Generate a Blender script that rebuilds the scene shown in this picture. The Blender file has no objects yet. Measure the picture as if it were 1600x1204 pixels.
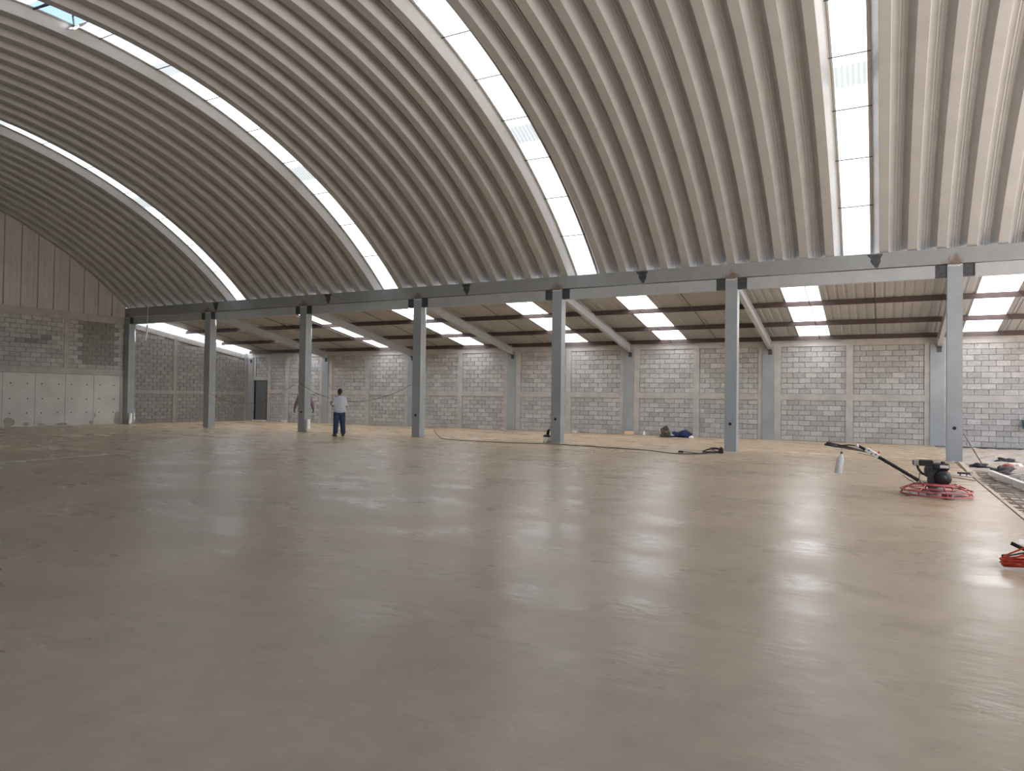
import bpy, bmesh, math, random
from mathutils import Vector, Matrix
random.seed(7)
C = bpy.context.scene.collection
SC = bpy.context.scene

# ------------------------------------------------------------------ camera
HC = 1.44
F = Vector((-0.46328574, 0.88603323, 0.01764753)); R_ = Vector((0.88620164, 0.46310909, 0.01329032)); U_ = Vector((-0.00360293, -0.02179649, 0.99975594))
cd = bpy.data.cameras.new('camera'); cam = bpy.data.objects.new('camera', cd); C.objects.link(cam)
cd.sensor_width = 36; cd.sensor_fit = 'HORIZONTAL'; cd.lens = 36 * 1109.06 / 1600; cd.clip_end = 500; cd.clip_start = .05
M = Matrix((R_, U_, -F)).transposed().to_4x4(); M.translation = Vector((0, 0, HC)); cam.matrix_world = M
SC.camera = cam

# ------------------------------------------------------------------ world, sun, exposure
SC.view_settings.view_transform = 'Standard'; SC.view_settings.look = 'None'; SC.view_settings.gamma = 1
SC.view_settings.use_curve_mapping = False
SC.view_settings.exposure = 1.27
SC.cycles.max_bounces = 10; SC.cycles.diffuse_bounces = 6; SC.cycles.glossy_bounces = 4; SC.cycles.transmission_bounces = 4
SC.cycles.caustics_reflective = False; SC.cycles.caustics_refractive = False
SC.cycles.sample_clamp_indirect = 8
W = bpy.data.worlds.new('sky'); SC.world = W; W.use_nodes = True
nt = W.node_tree; sky = nt.nodes.new('ShaderNodeTexSky'); sky.sky_type = 'NISHITA'; sky.sun_disc = False
sky.sun_elevation = math.radians(60); sky.sun_rotation = math.radians(95); sky.air_density = 1.0; sky.dust_density = 3.5
bg = nt.nodes['Background']; bg.inputs[1].default_value = 0.20; nt.links.new(sky.outputs[0], bg.inputs[0])
sd = bpy.data.lights.new('sun', 'SUN'); sd.energy = 7.5; sd.angle = math.radians(1.5); sd.color = (1, .985, .97)
sun = bpy.data.objects.new('sun', sd); C.objects.link(sun)
sv = Vector((.40, -.06, .91)).normalized(); sun.rotation_euler = sv.to_track_quat('Z', 'Y').to_euler()

# ------------------------------------------------------------------ materials
def mat(name, col, rough=.6, metal=0., var=.12, scale=6., bump=0., bscale=40., spec=.5, rand=0., tint=None):
    m = bpy.data.materials.new(name); m.use_nodes = True; t = m.node_tree; N = t.nodes; L = t.links
    p = N['Principled BSDF']; p.inputs['Roughness'].default_value = rough; p.inputs['Metallic'].default_value = metal
    p.inputs['Specular IOR Level'].default_value = spec
    g = N.new('ShaderNodeNewGeometry')
    n = N.new('ShaderNodeTexNoise'); n.inputs['Scale'].default_value = scale; n.inputs['Detail'].default_value = 4
    L.new(g.outputs['Position'], n.inputs['Vector'])
    r = N.new('ShaderNodeMapRange'); r.inputs[1].default_value = .3; r.inputs[2].default_value = .7
    r.inputs[3].default_value = 1 - var; r.inputs[4].default_value = 1 + var
    L.new(n.outputs[0], r.inputs[0]); fac = r.outputs[0]
    if rand:
        oi = N.new('ShaderNodeObjectInfo'); a = N.new('ShaderNodeMath'); a.operation = 'ADD'
        L.new(oi.outputs['Random'], a.inputs[0]); L.new(g.outputs['Random Per Island'], a.inputs[1])
        f = N.new('ShaderNodeMath'); f.operation = 'FRACT'; L.new(a.outputs[0], f.inputs[0])
        r2 = N.new('ShaderNodeMapRange'); r2.inputs[3].default_value = 1 - rand; r2.inputs[4].default_value = 1 + rand
        L.new(f.outputs[0], r2.inputs[0]); mu = N.new('ShaderNodeMath'); mu.operation = 'MULTIPLY'
        L.new(fac, mu.inputs[0]); L.new(r2.outputs[0], mu.inputs[1]); fac = mu.outputs[0]
    v = N.new('ShaderNodeVectorMath'); v.operation = 'SCALE'; v.inputs[0].default_value = col; L.new(fac, v.inputs['Scale'])
    out = v.outputs[0]
    if tint:
        n2 = N.new('ShaderNodeTexNoise'); n2.inputs['Scale'].default_value = scale * .35; L.new(g.outputs['Position'], n2.inputs['Vector'])
        r3 = N.new('ShaderNodeMapRange'); r3.inputs[1].default_value = .48; r3.inputs[2].default_value = .66; L.new(n2.outputs[0], r3.inputs[0])
        mx = N.new('ShaderNodeMix'); mx.data_type = 'RGBA'; L.new(r3.outputs[0], mx.inputs['Factor']); L.new(out, mx.inputs['A']); mx.inputs['B'].default_value = (*tint, 1)
        out = mx.outputs['Result']
    L.new(out, p.inputs['Base Color'])
    if bump:
        nb = N.new('ShaderNodeTexNoise'); nb.inputs['Scale'].default_value = bscale; nb.inputs['Detail'].default_value = 3
        L.new(g.outputs['Position'], nb.inputs['Vector']); b = N.new('ShaderNodeBump'); b.inputs['Strength'].default_value = bump; b.inputs['Distance'].default_value = .02
        L.new(nb.outputs[0], b.inputs['Height']); L.new(b.outputs[0], p.inputs['Normal'])
    return m

def floor_mat():
    m = bpy.data.materials.new('trowelled_concrete'); m.use_nodes = True; t = m.node_tree; N = t.nodes; L = t.links; p = N['Principled BSDF']
    g = N.new('ShaderNodeNewGeometry')
    def noise(sc, det=5, vec=None, dist=0):
        n = N.new('ShaderNodeTexNoise'); n.inputs['Scale'].default_value = sc; n.inputs['Detail'].default_value = det; n.inputs['Distortion'].default_value = dist
        L.new(vec or g.outputs['Position'], n.inputs['Vector']); return n.outputs[0]
    def rng(s, a, b, c, d):
        r = N.new('ShaderNodeMapRange'); r.inputs[1].default_value = a; r.inputs[2].default_value = b; r.inputs[3].default_value = c; r.inputs[4].default_value = d
        L.new(s, r.inputs[0]); return r.outputs[0]
    cr = N.new('ShaderNodeValToRGB'); cr.color_ramp.elements[0].position = .3; cr.color_ramp.elements[1].position = .7
    cr.color_ramp.elements[0].color = (.29, .232, .160, 1); cr.color_ramp.elements[1].color = (.37, .30, .212, 1)
    L.new(noise(.45, 8, None, .6), cr.inputs[0])
    # tint along Y, noise-wobbled: darker grey in front, lighter tan at the back
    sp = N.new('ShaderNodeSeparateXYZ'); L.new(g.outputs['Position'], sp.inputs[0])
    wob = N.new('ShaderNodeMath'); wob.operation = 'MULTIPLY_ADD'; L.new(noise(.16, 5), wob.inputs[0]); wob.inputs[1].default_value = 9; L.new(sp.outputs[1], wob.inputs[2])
    y_tint = rng(wob.outputs[0], 7, 25, 0, 1)
    mxd = N.new('ShaderNodeMix'); mxd.data_type = 'RGBA'; L.new(y_tint, mxd.inputs['Factor']); mxd.inputs['A'].default_value = (.92, .98, 1.10, 1); mxd.inputs['B'].default_value = (1.60, 1.50, 1.36, 1)
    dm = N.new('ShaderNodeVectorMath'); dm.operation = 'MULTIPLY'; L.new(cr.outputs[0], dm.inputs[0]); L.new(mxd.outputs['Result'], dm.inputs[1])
    s = rng(noise(5, 6), .3, .7, .93, 1.07)
    v = N.new('ShaderNodeVectorMath'); v.operation = 'SCALE'; L.new(dm.outputs[0], v.inputs[0]); L.new(s, v.inputs['Scale']); L.new(v.outputs[0], p.inputs['Base Color'])
    # trowel passes: sweeping streaks that vary gloss and relief a little
    mp = N.new('ShaderNodeMapping'); mp.inputs['Scale'].default_value = (.8, 2.0, 1); mp.inputs['Rotation'].default_value = (0, 0, .42); L.new(g.outputs['Position'], mp.inputs['Vector'])
    ro = rng(noise(.7, 3, mp.outputs[0]), .35, .65, .24, .37); L.new(ro, p.inputs['Roughness'])
    p.inputs['Specular IOR Level'].default_value = .42
    b = N.new('ShaderNodeBump'); b.inputs['Distance'].default_value = .010
    amp = rng(noise(.8, 4, mp.outputs[0]), .38, .62, .12, .75); L.new(amp, b.inputs['Strength'])
    mp2 = N.new('ShaderNodeMapping'); mp2.inputs['Scale'].default_value = (.7, 1.3, 1); mp2.inputs['Rotation'].default_value = (0, 0, .42); L.new(g.outputs['Position'], mp2.inputs['Vector'])
    L.new(noise(7, 6, mp2.outputs[0]), b.inputs['Height']); L.new(b.outputs[0], p.inputs['Normal'])
    return m

def sheet_mat(name, tcol, gl=.12):
    m = bpy.data.materials.new(name); m.use_nodes = True; t = m.node_tree; N = t.nodes; L = t.links
    for n in list(N):
        if n.type != 'OUTPUT_MATERIAL': N.remove(n)
    o = [n for n in N if n.type == 'OUTPUT_MATERIAL'][0]
    tr = N.new('ShaderNodeBsdfTranslucent'); tr.inputs[0].default_value = (*tcol, 1)
    df = N.new('ShaderNodeBsdfDiffuse'); df.inputs[0].default_value = (.8, .82, .82, 1)
    mx = N.new('ShaderNodeMixShader'); mx.inputs[0].default_value = gl; L.new(tr.outputs[0], mx.inputs[1]); L.new(df.outputs[0], mx.inputs[2]); L.new(mx.outputs[0], o.inputs[0])
    return m

def beam_mat():
    m = mat('painted_beam_grey', (.30, .315, .325), .5, 0, .06, 3); t = m.node_tree; N = t.nodes; L = t.links; p = N['Principled BSDF']
    src = p.inputs['Base Color'].links[0].from_socket
    g = N.new('ShaderNodeNewGeometry'); sp = N.new('ShaderNodeSeparateXYZ'); L.new(g.outputs['Position'], sp.inputs[0])
    def mth(op, a, b=None):
        n = N.new('ShaderNodeMath'); n.operation = op
        for i, q in enumerate((a, b)):
            if q is None: continue
            if isinstance(q, (int, float)): n.inputs[i].default_value = q
            else: L.new(q, n.inputs[i])
        return n.outputs[0]
    d = mth('ABSOLUTE', mth('WRAP', mth('SUBTRACT', sp.outputs[0], X6 + .17), None))
    w = d.node if hasattr(d, 'node') else None
    for n in N:
        if n.type == 'MATH' and n.operation == 'WRAP': n.inputs[1].default_value = S / 2; n.inputs[2].default_value = -S / 2
    nz = N.new('ShaderNodeTexNoise'); nz.inputs['Scale'].default_value = 9; L.new(g.outputs['Position'], nz.inputs['Vector'])
    e = mth('ADD', mth('MULTIPLY', d, 2.6), mth('MULTIPLY', mth('SUBTRACT', sp.outputs[2], 4.98), 3.2))
    e = mth('ADD', e, mth('MULTIPLY', mth('SUBTRACT', nz.outputs[0], .5), 1.2))
    r = N.new('ShaderNodeMapRange'); r.inputs[1].default_value = .35; r.inputs[2].default_value = .95; r.inputs[3].default_value = .8; r.inputs[4].default_value = 0; L.new(e, r.inputs[0])
    mx = N.new('ShaderNodeMix'); mx.data_type = 'RGBA'; L.new(r.outputs[0], mx.inputs['Factor']); L.new(src, mx.inputs['A']); mx.inputs['B'].default_value = (.16, .085, .05, 1)
    L.new(mx.outputs['Result'], p.inputs['Base Color'])
    return m

D = 20.974; DB = 28.30; S = 5.482; X6 = 1.4317; W_ = .335; X0 = X6 - 6 * S
XR = 7.3
YC, ZC, RR = 9.72, -7.29, 16.98
FLOOR_R = 1.56
MT = {}
MT['zinc'] = mat('galvanised_roof_sheet', (.425, .43, .435), .40, .35, .05, 2.0)
MT['zinc2'] = mat('galvanised_gable_sheet', (.55, .53, .51), .5, .2, .06, 2)
MT['annex'] = mat('annex_roof_sheet', (.36, .355, .35), .5, .1, .05, 1.2)
MT['light_sheet'] = sheet_mat('translucent_sheet_white', (.415, .43, .425))
MT['annex_light'] = sheet_mat('translucent_annex_sheet', (.93, .95, .95))
MT['col'] = mat('column_grey_paint', (.33, .36, .385), .45, 0, .06, 2.5, tint=(.30, .325, .345))
MT['beam'] = beam_mat()
MT['girder'] = mat('girder_light_grey_paint', (.42, .44, .46), .45, 0, .05, 3)
MT['bare'] = mat('dark_bare_steel', (.075, .078, .085), .5, .4, .3, 12)
MT['hole'] = mat('dark_hole', (.02, .02, .02), .8)
MT['purlin'] = mat('maroon_primer', (.075, .05, .047), .5, 0, .15, 4)
MT['block'] = mat('cinder_block', (.44, .43, .425), .9, 0, .16, 14, .5, 60, rand=.17)
MT['block_wet'] = mat('cinder_block_dark', (.27, .26, .25), .9, 0, .14, 14, .5, 60, rand=.10)
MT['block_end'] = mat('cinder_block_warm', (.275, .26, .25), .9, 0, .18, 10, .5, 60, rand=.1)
MT['mortar'] = mat('mortar', (.19, .185, .18), .95, 0, .2, 8, .4, 50)
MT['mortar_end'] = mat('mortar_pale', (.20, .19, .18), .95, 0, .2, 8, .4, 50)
MT['conc'] = mat('cast_concrete', (.45, .435, .42), .85, 0, .13, 3, .35, 30)
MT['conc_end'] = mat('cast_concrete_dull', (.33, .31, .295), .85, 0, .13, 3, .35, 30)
MT['form'] = mat('formed_concrete_panel', (.62, .61, .59), .8, 0, .08, 1.6, .2, 25)
MT['stain'] = mat('damp_stain', (.38, .34, .30), .9, 0, .2, 5)
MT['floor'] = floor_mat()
MT['dirt'] = mat('dry_dirt', (.56, .50, .43), .95, 0, .25, 2.5, .8, 12, tint=(.46, .43, .40))
MT['rebar'] = mat('rebar_steel', (.33, .31, .295), .7, .1, .3, 8)
MT['wood'] = mat('pale_form_wood', (.50, .43, .34), .7, 0, .15, 5)
MT['wood_d'] = mat('grey_weathered_wood', (.30, .26, .22), .8, 0, .2, 5)
MT['white'] = mat('white_plastic', (.88, .88, .86), .4)
MT['alu'] = mat('bright_aluminium', (.72, .73, .74), .35, .5)
MT['door'] = mat('dark_grey_door', (.13, .14, .15), .5)
MT['black'] = mat('black_paint', (.012, .012, .014), .35)
MT['rubber'] = mat('black_rubber', (.018, .018, .02), .6)
MT['engine'] = mat('dark_engine_casting', (.035, .04, .05), .4, .3, .3, 30)
MT['red'] = mat('worn_red_guard_paint', (.42, .10, .095), .45, 0, .25, 12)
MT['redbtn'] = mat('red_button', (.5, .02, .01), .4)
MT['orange'] = mat('orange_cable', (.48, .05, .022), .4, 0, .15, 12)
MT['steel'] = mat('blade_steel', (.35, .33, .34), .4, .7, .2, 10)
MT['skin'] = mat('brown_skin', (.16, .085, .055), .55)
MT['hair'] = mat('black_hair', (.015, .011, .01), .6, 0, .3, 60)
MT['tee'] = mat('white_tee', (.56, .59, .67), .85, 0, .06, 5, .4, 14)
MT['jeans'] = mat('blue_denim', (.028, .055, .12), .85, 0, .3, 8, .4, 16)
MT['shoe'] = mat('brown_shoe', (.07, .052, .04), .6)
MT['vest'] = mat('navy_vest', (.015, .015, .03), .8)
MT['mauve'] = mat('mauve_sleeve', (.22, .13, .17), .85)
MT['camo'] = mat('brown_patterned_bag', (.10, .075, .045), .8, 0, .3, 14, tint=(.32, .25, .17))
MT['blue'] = mat('blue_cloth', (.012, .02, .09), .8, 0, .3, 9)
MT['foam'] = mat('yellow_foam', (.70, .52, .33), .8)
MT['teal'] = mat('teal_plastic', (.05, .16, .19), .5)
MT['greyplastic'] = mat('grey_tarp', (.12, .115, .11), .85)
MT['cable'] = mat('grey_cable', (.06, .06, .06), .6)
mb_ = bpy.data.materials.new('clear_bottle'); mb_.use_nodes = True; q = mb_.node_tree.nodes['Principled BSDF']
q.inputs['Base Color'].default_value = (.86, .88, .93, 1); q.inputs['Roughness'].default_value = .22; q.inputs['Transmission Weight'].default_value = .45; q.inputs['IOR'].default_value = 1.2
MT['bottle'] = mb_

# ------------------------------------------------------------------ mesh helpers
class MB:
    def __init__(s): s.v = []; s.f = []
    def add(s, vs, fs):
        o = len(s.v); s.v += [tuple(v) for v in vs]; s.f += [tuple(i + o for i in f) for f in fs]; return s
    def box(s, x0, x1, y0, y1, z0, z1):
        return s.add([(x0, y0, z0), (x1, y0, z0), (x1, y1, z0), (x0, y1, z0), (x0, y0, z1), (x1, y0, z1), (x1, y1, z1), (x0, y1, z1)],
                     [(0, 3, 2, 1), (4, 5, 6, 7), (0, 1, 5, 4), (1, 2, 6, 5), (2, 3, 7, 6), (3, 0, 4, 7)])
    def sweep(s, pts, r, n=8, cap=True, closed=False):
        pts = [Vector(p) for p in pts]; k = len(pts); rs = r if isinstance(r, (list, tuple)) else [r] * k
        rings = []; up = None
        for i, p in enumerate(pts):
            a = pts[(i - 1) % k] if closed or i > 0 else p; b = pts[(i + 1) % k] if closed or i < k - 1 else p
            t = (b - a).normalized() if (b - a).length > 1e-9 else Vector((0, 0, 1))
            if up is None: up = Vector((0, 0, 1)) if abs(t.z) < .9 else Vector((1, 0, 0))
            u = up - t * up.dot(t)
            if u.length < 1e-6: u = t.orthogonal()
            u.normalize(); up = u; w = t.cross(u)
            rings.append([p + (u * math.cos(2 * math.pi * j / n) + w * math.sin(2 * math.pi * j / n)) * rs[i] for j in range(n)])
        vs = [q for rr in rings for q in rr]; fs = []
        for i in range(k if closed else k - 1):
            a = i * n; b = ((i + 1) % k) * n
            for j in range(n): fs.append((a + j, a + (j + 1) % n, b + (j + 1) % n, b + j))
        if cap and not closed: fs += [tuple(range(n))[::-1], tuple((k - 1) * n + j for j in range(n))]
        return s.add(vs, fs)
    def lathe(s, prof, n=16, c=(0, 0, 0), axis='Z'):
        vs = []; k = len(prof)
        for r, z in prof:
            for j in range(n):
                a = 2 * math.pi * j / n; x, y = r * math.cos(a), r * math.sin(a)
                q = (x, y, z) if axis == 'Z' else ((x, z, y) if axis == 'Y' else (z, x, y)); vs.append((q[0] + c[0], q[1] + c[1], q[2] + c[2]))
        fs = []
        for i in range(k - 1):
            for j in range(n): fs.append((i * n + j, i * n + (j + 1) % n, (i + 1) * n + (j + 1) % n, (i + 1) * n + j))
        fs += [tuple(range(n))[::-1], tuple((k - 1) * n + j for j in range(n))]
        return s.add(vs, fs)
    def ball(s, c, rx, ry=None, rz=None, n=12, m=8):
        ry = ry or rx; rz = rz or rx
        pr = [(max(math.sin(math.pi * i / m), .02), -math.cos(math.pi * i / m)) for i in range(m + 1)]
        o = len(s.v); s.lathe(pr, n)
        for i in range(o, len(s.v)):
            x, y, z = s.v[i]; s.v[i] = (c[0] + x * rx, c[1] + y * ry, c[2] + z * rz)
        return s
    def cap(s, p0, r0, p1, r1, n=12):
        p0, p1 = Vector(p0), Vector(p1); d = (p1 - p0); l = d.length; d = d / l if l > 1e-6 else Vector((0, 0, 1))
        pts, rs = [], []
        for i in range(5): a = math.pi / 2 * (1 - i / 4); pts.append(p0 - d * r0 * math.sin(a)); rs.append(max(r0 * math.cos(a), .0008))
        for i in range(5): a = math.pi / 2 * i / 4; pts.append(p1 + d * r1 * math.sin(a)); rs.append(max(r1 * math.cos(a), .0008))
        return s.sweep(pts, rs, n)
    def mesh(s, name, m, smooth=False):
        me = bpy.data.meshes.new(name); me.from_pydata(s.v, [], s.f); me.update(); bm = bmesh.new(); bm.from_mesh(me); bmesh.ops.recalc_face_normals(bm, faces=bm.faces); bm.to_mesh(me); bm.free()
        me.materials.append(m)
        if smooth:
            for p in me.polygons: p.use_smooth = True
        return me
    def build(s, name, m, parent=None, smooth=False, loc=None):
        return inst(name, s.mesh(name, m, smooth), parent, loc)

def inst(name, me, parent=None, loc=None, rot=None):
    o = bpy.data.objects.new(name, me); C.objects.link(o)
    if parent: o.parent = parent
    if loc: o.location = loc
    if rot: o.rotation_euler = rot
    return o
def tag(o, label=None, cat=None, group=None, kind=None):
    if label: o['label'] = label
    if cat: o['category'] = cat
    if group: o['group'] = group
    if kind: o['kind'] = kind
    return o
def thing(name, label, cat, loc=(0, 0, 0), rz=0, group=None):
    o = bpy.data.objects.new(name, None); C.objects.link(o); o.location = loc; o.rotation_euler = (0, 0, rz); o.empty_display_size = .2
    return tag(o, label, cat, group)
def structure(name, loc=(0, 0, 0)):
    o = bpy.data.objects.new(name, None); C.objects.link(o); o.location = loc; o['kind'] = 'structure'; return o
def bevel(o, w=.005, seg=1):
    b = o.modifiers.new('bevel', 'BEVEL'); b.width = w; b.segments = seg; b.limit_method = 'ANGLE'; return o
ORD = ['first', 'second', 'third', 'fourth', 'fifth', 'sixth', 'seventh', 'eighth']

# ------------------------------------------------------------------ ground and floor
g = MB(); nx, ny = 40, 60
rg = random.Random(3)
gx0, gx1, gy0, gy1 = FLOOR_R, 9.5, 5.0, 28.3
for j in range(ny + 1):
    for i in range(nx + 1):
        x = gx0 + (gx1 - gx0) * i / nx; y = gy0 + (gy1 - gy0) * j / ny
        z = -.10 + rg.uniform(-.012, .012)
        if y > 18: z += min(1, (y - 18) / 4) * .07 + rg.uniform(-.03, .04) * (1 if x > 2.1 else .3)
        g.v.append((x, y, z))
for j in range(ny):
    for i in range(nx): a = j * (nx + 1) + i; g.f.append((a, a + 1, a + nx + 2, a + nx + 1))
MT['dirt_in'] = mat('tan_dirt', (.44, .365, .295), .95, 0, .25, 2.5, .8, 12, tint=(.40, .365, .335)); o = g.build('floor_dirt', MT['dirt_in']); o.name = 'floor'; o['kind'] = 'structure'
o = MB().box(-90, 90, -60, 110, -.3, -.2).build('floor', MT['dirt']); o['kind'] = 'structure'
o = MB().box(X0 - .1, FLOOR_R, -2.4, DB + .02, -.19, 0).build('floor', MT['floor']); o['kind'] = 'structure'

o = MB().sweep([(-15.68, 7.2, -.004), (-15.9, 9.2, -.004), (-16.12, 11.0, -.004), (-15.57, 13.25, -.004)], [.014, .012, .011, .006], 6).build('trim_1', MT['conc'], None, True); o['kind'] = 'structure'
# ------------------------------------------------------------------ vaulted roof
def arc(a, r): a = math.radians(a); return (YC + r * math.sin(a), ZC + r * math.cos(a))
A1 = 41.62
def sweep_profile(prof, a0, a1, n):
    """prof: list of (x, dr); swept along the vault arc"""
    b = MB(); k = len(prof)
    for i in range(n + 1):
        a = a0 + (a1 - a0) * i / n
        for x, d in prof:
            y, z = arc(a, RR + d); b.v.append((x, y, z))
    for i in range(n):
        for j in range(k - 1): b.f.append((i * k + j, i * k + j + 1, (i + 1) * k + j + 1, (i + 1) * k + j))
    return b
PP = .6515; DEP = .24
half = [(.105, 0), (.113, .004), (.240, DEP - .02), (.256, DEP - .004), (.275, DEP), (.285, DEP), (.29, DEP - .012), (.30, DEP - .012), (.305, DEP), (PP / 2, DEP)]
prof = [(-x, d) for x, d in reversed(half)] + half
vault = structure('ceiling')
me = sweep_profile(prof, -A1, 42.5, 44).mesh('roof_panel', MT['zinc'], True)
mod = None
for p_ in me.polygons: p_.use_smooth = False
EX = -1.19                                     # right edge of the flat at a skylight's left side
strips = []
for j in range(-46, 14):
    if (j - 1) % 12 == 0: strips.append(EX + PP * (j - 1)); continue
    inst('roof_panel', me, vault, (EX - .105 + PP * j, 0, 0))
# translucent roof lights: overlapping corrugated sheets on the panel flanges
def sheet_arc(a0, a1, lift):
    pr = []; n = 30
    for i in range(n + 1):
        x = .06 + (2 * PP - .21 - .12) * i / n; pr.append((x, DEP + .03 + lift + .018 * math.sin(i / n * math.pi * 2 * 9)))
    return sweep_profile(pr, a0, a1, max(6, int(abs(a1 - a0) * .9)))
spans = [(23.0, 42.5, 0), (6.6, 25.0, .006), (-9.5, 8.3, 0), (-25, -7.8, .006), (-A1 - .2, -23, 0)]
sm = [sheet_arc(a, b, l).mesh('light_sheet', MT['light_sheet'], True) for a, b, l in spans]
smh = [sheet_arc(.2, 8.3, 0).mesh('light_sheet', MT['light_sheet'], True), sheet_arc(-9.5, -3.4, 0).mesh('light_sheet', MT['light_sheet'], True)]
rod = MB(); rod.sweep([(-.06, 0, 0), (2 * PP - .21 + .06, 0, 0)], .012, 6); rodm = rod.mesh('support_rod', MT['bare'])
for s in strips:
    hole = abs(s - (EX - 24 * PP)) < .01
    for i, m_ in enumerate(sm):
        if hole and i == 2:
            for q_ in smh: inst('light_sheet', q_, vault, (s, 0, 0))
        else: inst('light_sheet', m_, vault, (s, 0, 0))
    for a in range(-38, 40, 5):
        if hole and a == -2: continue
        y, z = arc(a, RR + DEP - .01); inst('support_rod', rodm, vault, (s, y, z))
# the torn roof light: a bent flap and its loose rod hang in the opening
s = EX - 24 * PP
fl = MB()
for i in range(7):
    for j in range(5):
        a = .2 - .75 * j / 4 * (1 + .25 * math.sin(i * 1.7)); y, z = arc(a, RR + DEP + .03 - .05 * j - .02 * math.sin(i * 2.1 + j))
        fl.v.append((s + .12 + .14 * i, y + .03 * math.sin(i), z))
for i in range(6):
    for j in range(4): k = i * 5 + j; fl.f.append((k, k + 5, k + 6, k + 1))
fl.build('torn_sheet_flap', MT['zinc2'], vault)
tr = MB(); y0, z0 = arc(-3.0, RR + DEP); y1, z1 = arc(-1.2, RR + DEP); y2, z2 = arc(.1, RR + DEP)
tr.sweep([(s - .05, y0, z0), (s + 1.15, y0 + .1, z0)], .03, 6); tr.sweep([(s + .1, y2, z2), (s + .7, y1, z1 - .06), (s + 1.1, y1 - .1, z1)], .022, 6)
tr.build('loose_rod', MT['bare'], vault)

# ------------------------------------------------------------------ gable wall on the left
wl = structure('wall_left')
b = MB(); b.box(X0 - .35, X0 - .04, -2.4, D, -.15, 2.25); b.box(X0 - .35, X0 - .022, -2.4, D, 2.25, 4.62)
b.build('mortar_core', MT['mortar'], wl)
ys = [20.90, 20.82 - .0, 19.61, 18.32, 17.09, 15.83] 
edges = [20.82 - 1.245 * i for i in range(0, 18)]
prev = 20.95
pi = MB().box(0, .04, .007, 1.238, 0, 2.22); pm = pi.mesh('concrete_panel', MT['form'])
tie = MB(); tie.lathe([(.028, 0), (.02, .004)], 8, axis='X'); tm = tie.mesh('tie_hole', MT['hole'])
for i, e in enumerate(edges[1:]):
    o = inst('concrete_panel', pm, wl, (X0 - .04 + .0, e, 0.0))
    if e < 12: continue
    for yy in (.28, .95):
        for zz in (.55, 1.15, 1.78):
            inst('tie_hole', tm, o, (.0405, yy + random.uniform(-.02, .02), zz))
MB().box(X0 - .04, X0 - .002, 20.83, 20.97, 0, 2.22).build('concrete_panel', MT['form'], wl)
def blob(cy, cz, ry, rz, seed):
    r = random.Random(seed); n = 14; vs = []
    for k in range(n):
        a = 2 * math.pi * k / n; q = r.uniform(.7, 1.15); vs.append((X0 + .003, cy + ry * q * math.cos(a), max(.015, cz + rz * q * math.sin(a))))
    b = MB(); b.add(vs + [(x - .002, y, z) for x, y, z in vs], [tuple(range(n))] + [(k, (k + 1) % n, n + (k + 1) % n, n + k) for k in range(n)]); return b
for k, (cy, cz, ry, rz) in enumerate([(16.1, .18, .22, .22), (16.75, .08, .12, .09), (17.35, .06, .18, .06), (18.2, .06, .3, .05), (19.5, .1, .1, .1), (20.7, .25, .16, .3), (19.65, .42, .05, .12)]):
    blob(cy, cz, ry, rz, k).build('damp_stain', MT['stain'], wl)
bb = lambda *a: MB().box(*a)
bb(X0 - .3, X0 + .012, -2.4, D, 2.235, 2.50).build('bond_beam', MT['conc'], wl)
bb(X0 - .3, X0 + .012, -2.4, D, 4.62, 4.96).build('bond_beam', MT['conc'], wl)
for y in (18.23, 15.45, 12.6): bb(X0 - .3, X0 + .008, y, y + .2, 2.50, 4.62).build('tie_column', MT['conc'], wl)
def block_mesh(l, h, m, dpt=.03, nm='block'):
    c = .006; vs = [(0, 0, 0), (l, 0, 0), (l, 0, h), (0, 0, h)]
    b = MB(); b.add([(0, dpt, 0), (l, dpt, 0), (l, dpt, h), (0, dpt, h), (0, c, 0), (l, c, 0), (l, c, h), (0, c, h), (c, 0, c), (l - c, 0, c), (l - c, 0, h - c), (c, 0, h - c)],
          [(0, 1, 5, 4), (1, 2, 6, 5), (2, 3, 7, 6), (3, 0, 4, 7), (4, 5, 9, 8), (5, 6, 10, 9), (6, 7, 11, 10), (7, 4, 8, 11), (8, 9, 10, 11)])
    return b
BL, BH = .398, .18
_cache = {}
def bmesh_cached(l, h, m):
    k = (round(l, 2), round(h, 3), m)
    if k not in _cache: _cache[k] = block_mesh(k[0], k[1], m).mesh('block', MT[m])
    return _cache[k]
def courses(a0, a1, z0, z1, nrow, joint=.012, jx=.012, phase=0):
    """yield (a, z, l, h) for running-bond blocks in the rectangle"""
    ch = (z1 - z0) / nrow
    for r in range(nrow):
        a = a0 + jx / 2
        first = (BL if (r + phase) % 2 == 0 else BL / 2)
        l = first
        while a < a1 - .05:
            l2 = min(l, a1 - jx / 2 - a)
            if l2 > .05: yield r, a, z0 + r * ch + joint / 2, l2, ch - joint
            a += l + jx; l = BL
rb = random.Random(11)
def left_block(y, z, l, h, m):
    o = inst('block', bmesh_cached(l, h, m), wl, (X0 - .0 - rb.uniform(0, .008), y, z), (0, 0, math.pi / 2)); return o
for (a0, a1, wet) in ((18.43, D - .02, True), (15.65, 18.23, False), (12.8, 15.45, None)):
    L_ = list(courses(a0, a1, 2.50, 4.62, 11))
    for (r, a, z, l, h) in L_:
        if wet is None and r > 30: continue
        edge = a < a0 + .3 + .2 * (r % 2) or a + l > a1 - .22 or r == 0
        dark = (wet and not edge) or (wet is False and ((r == 5 and 16 < a < 17.3) or (r == 6 and 17.2 < a < 17.7)))
        left_block(a, z, l, h, 'block_wet' if dark else 'block')
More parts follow.
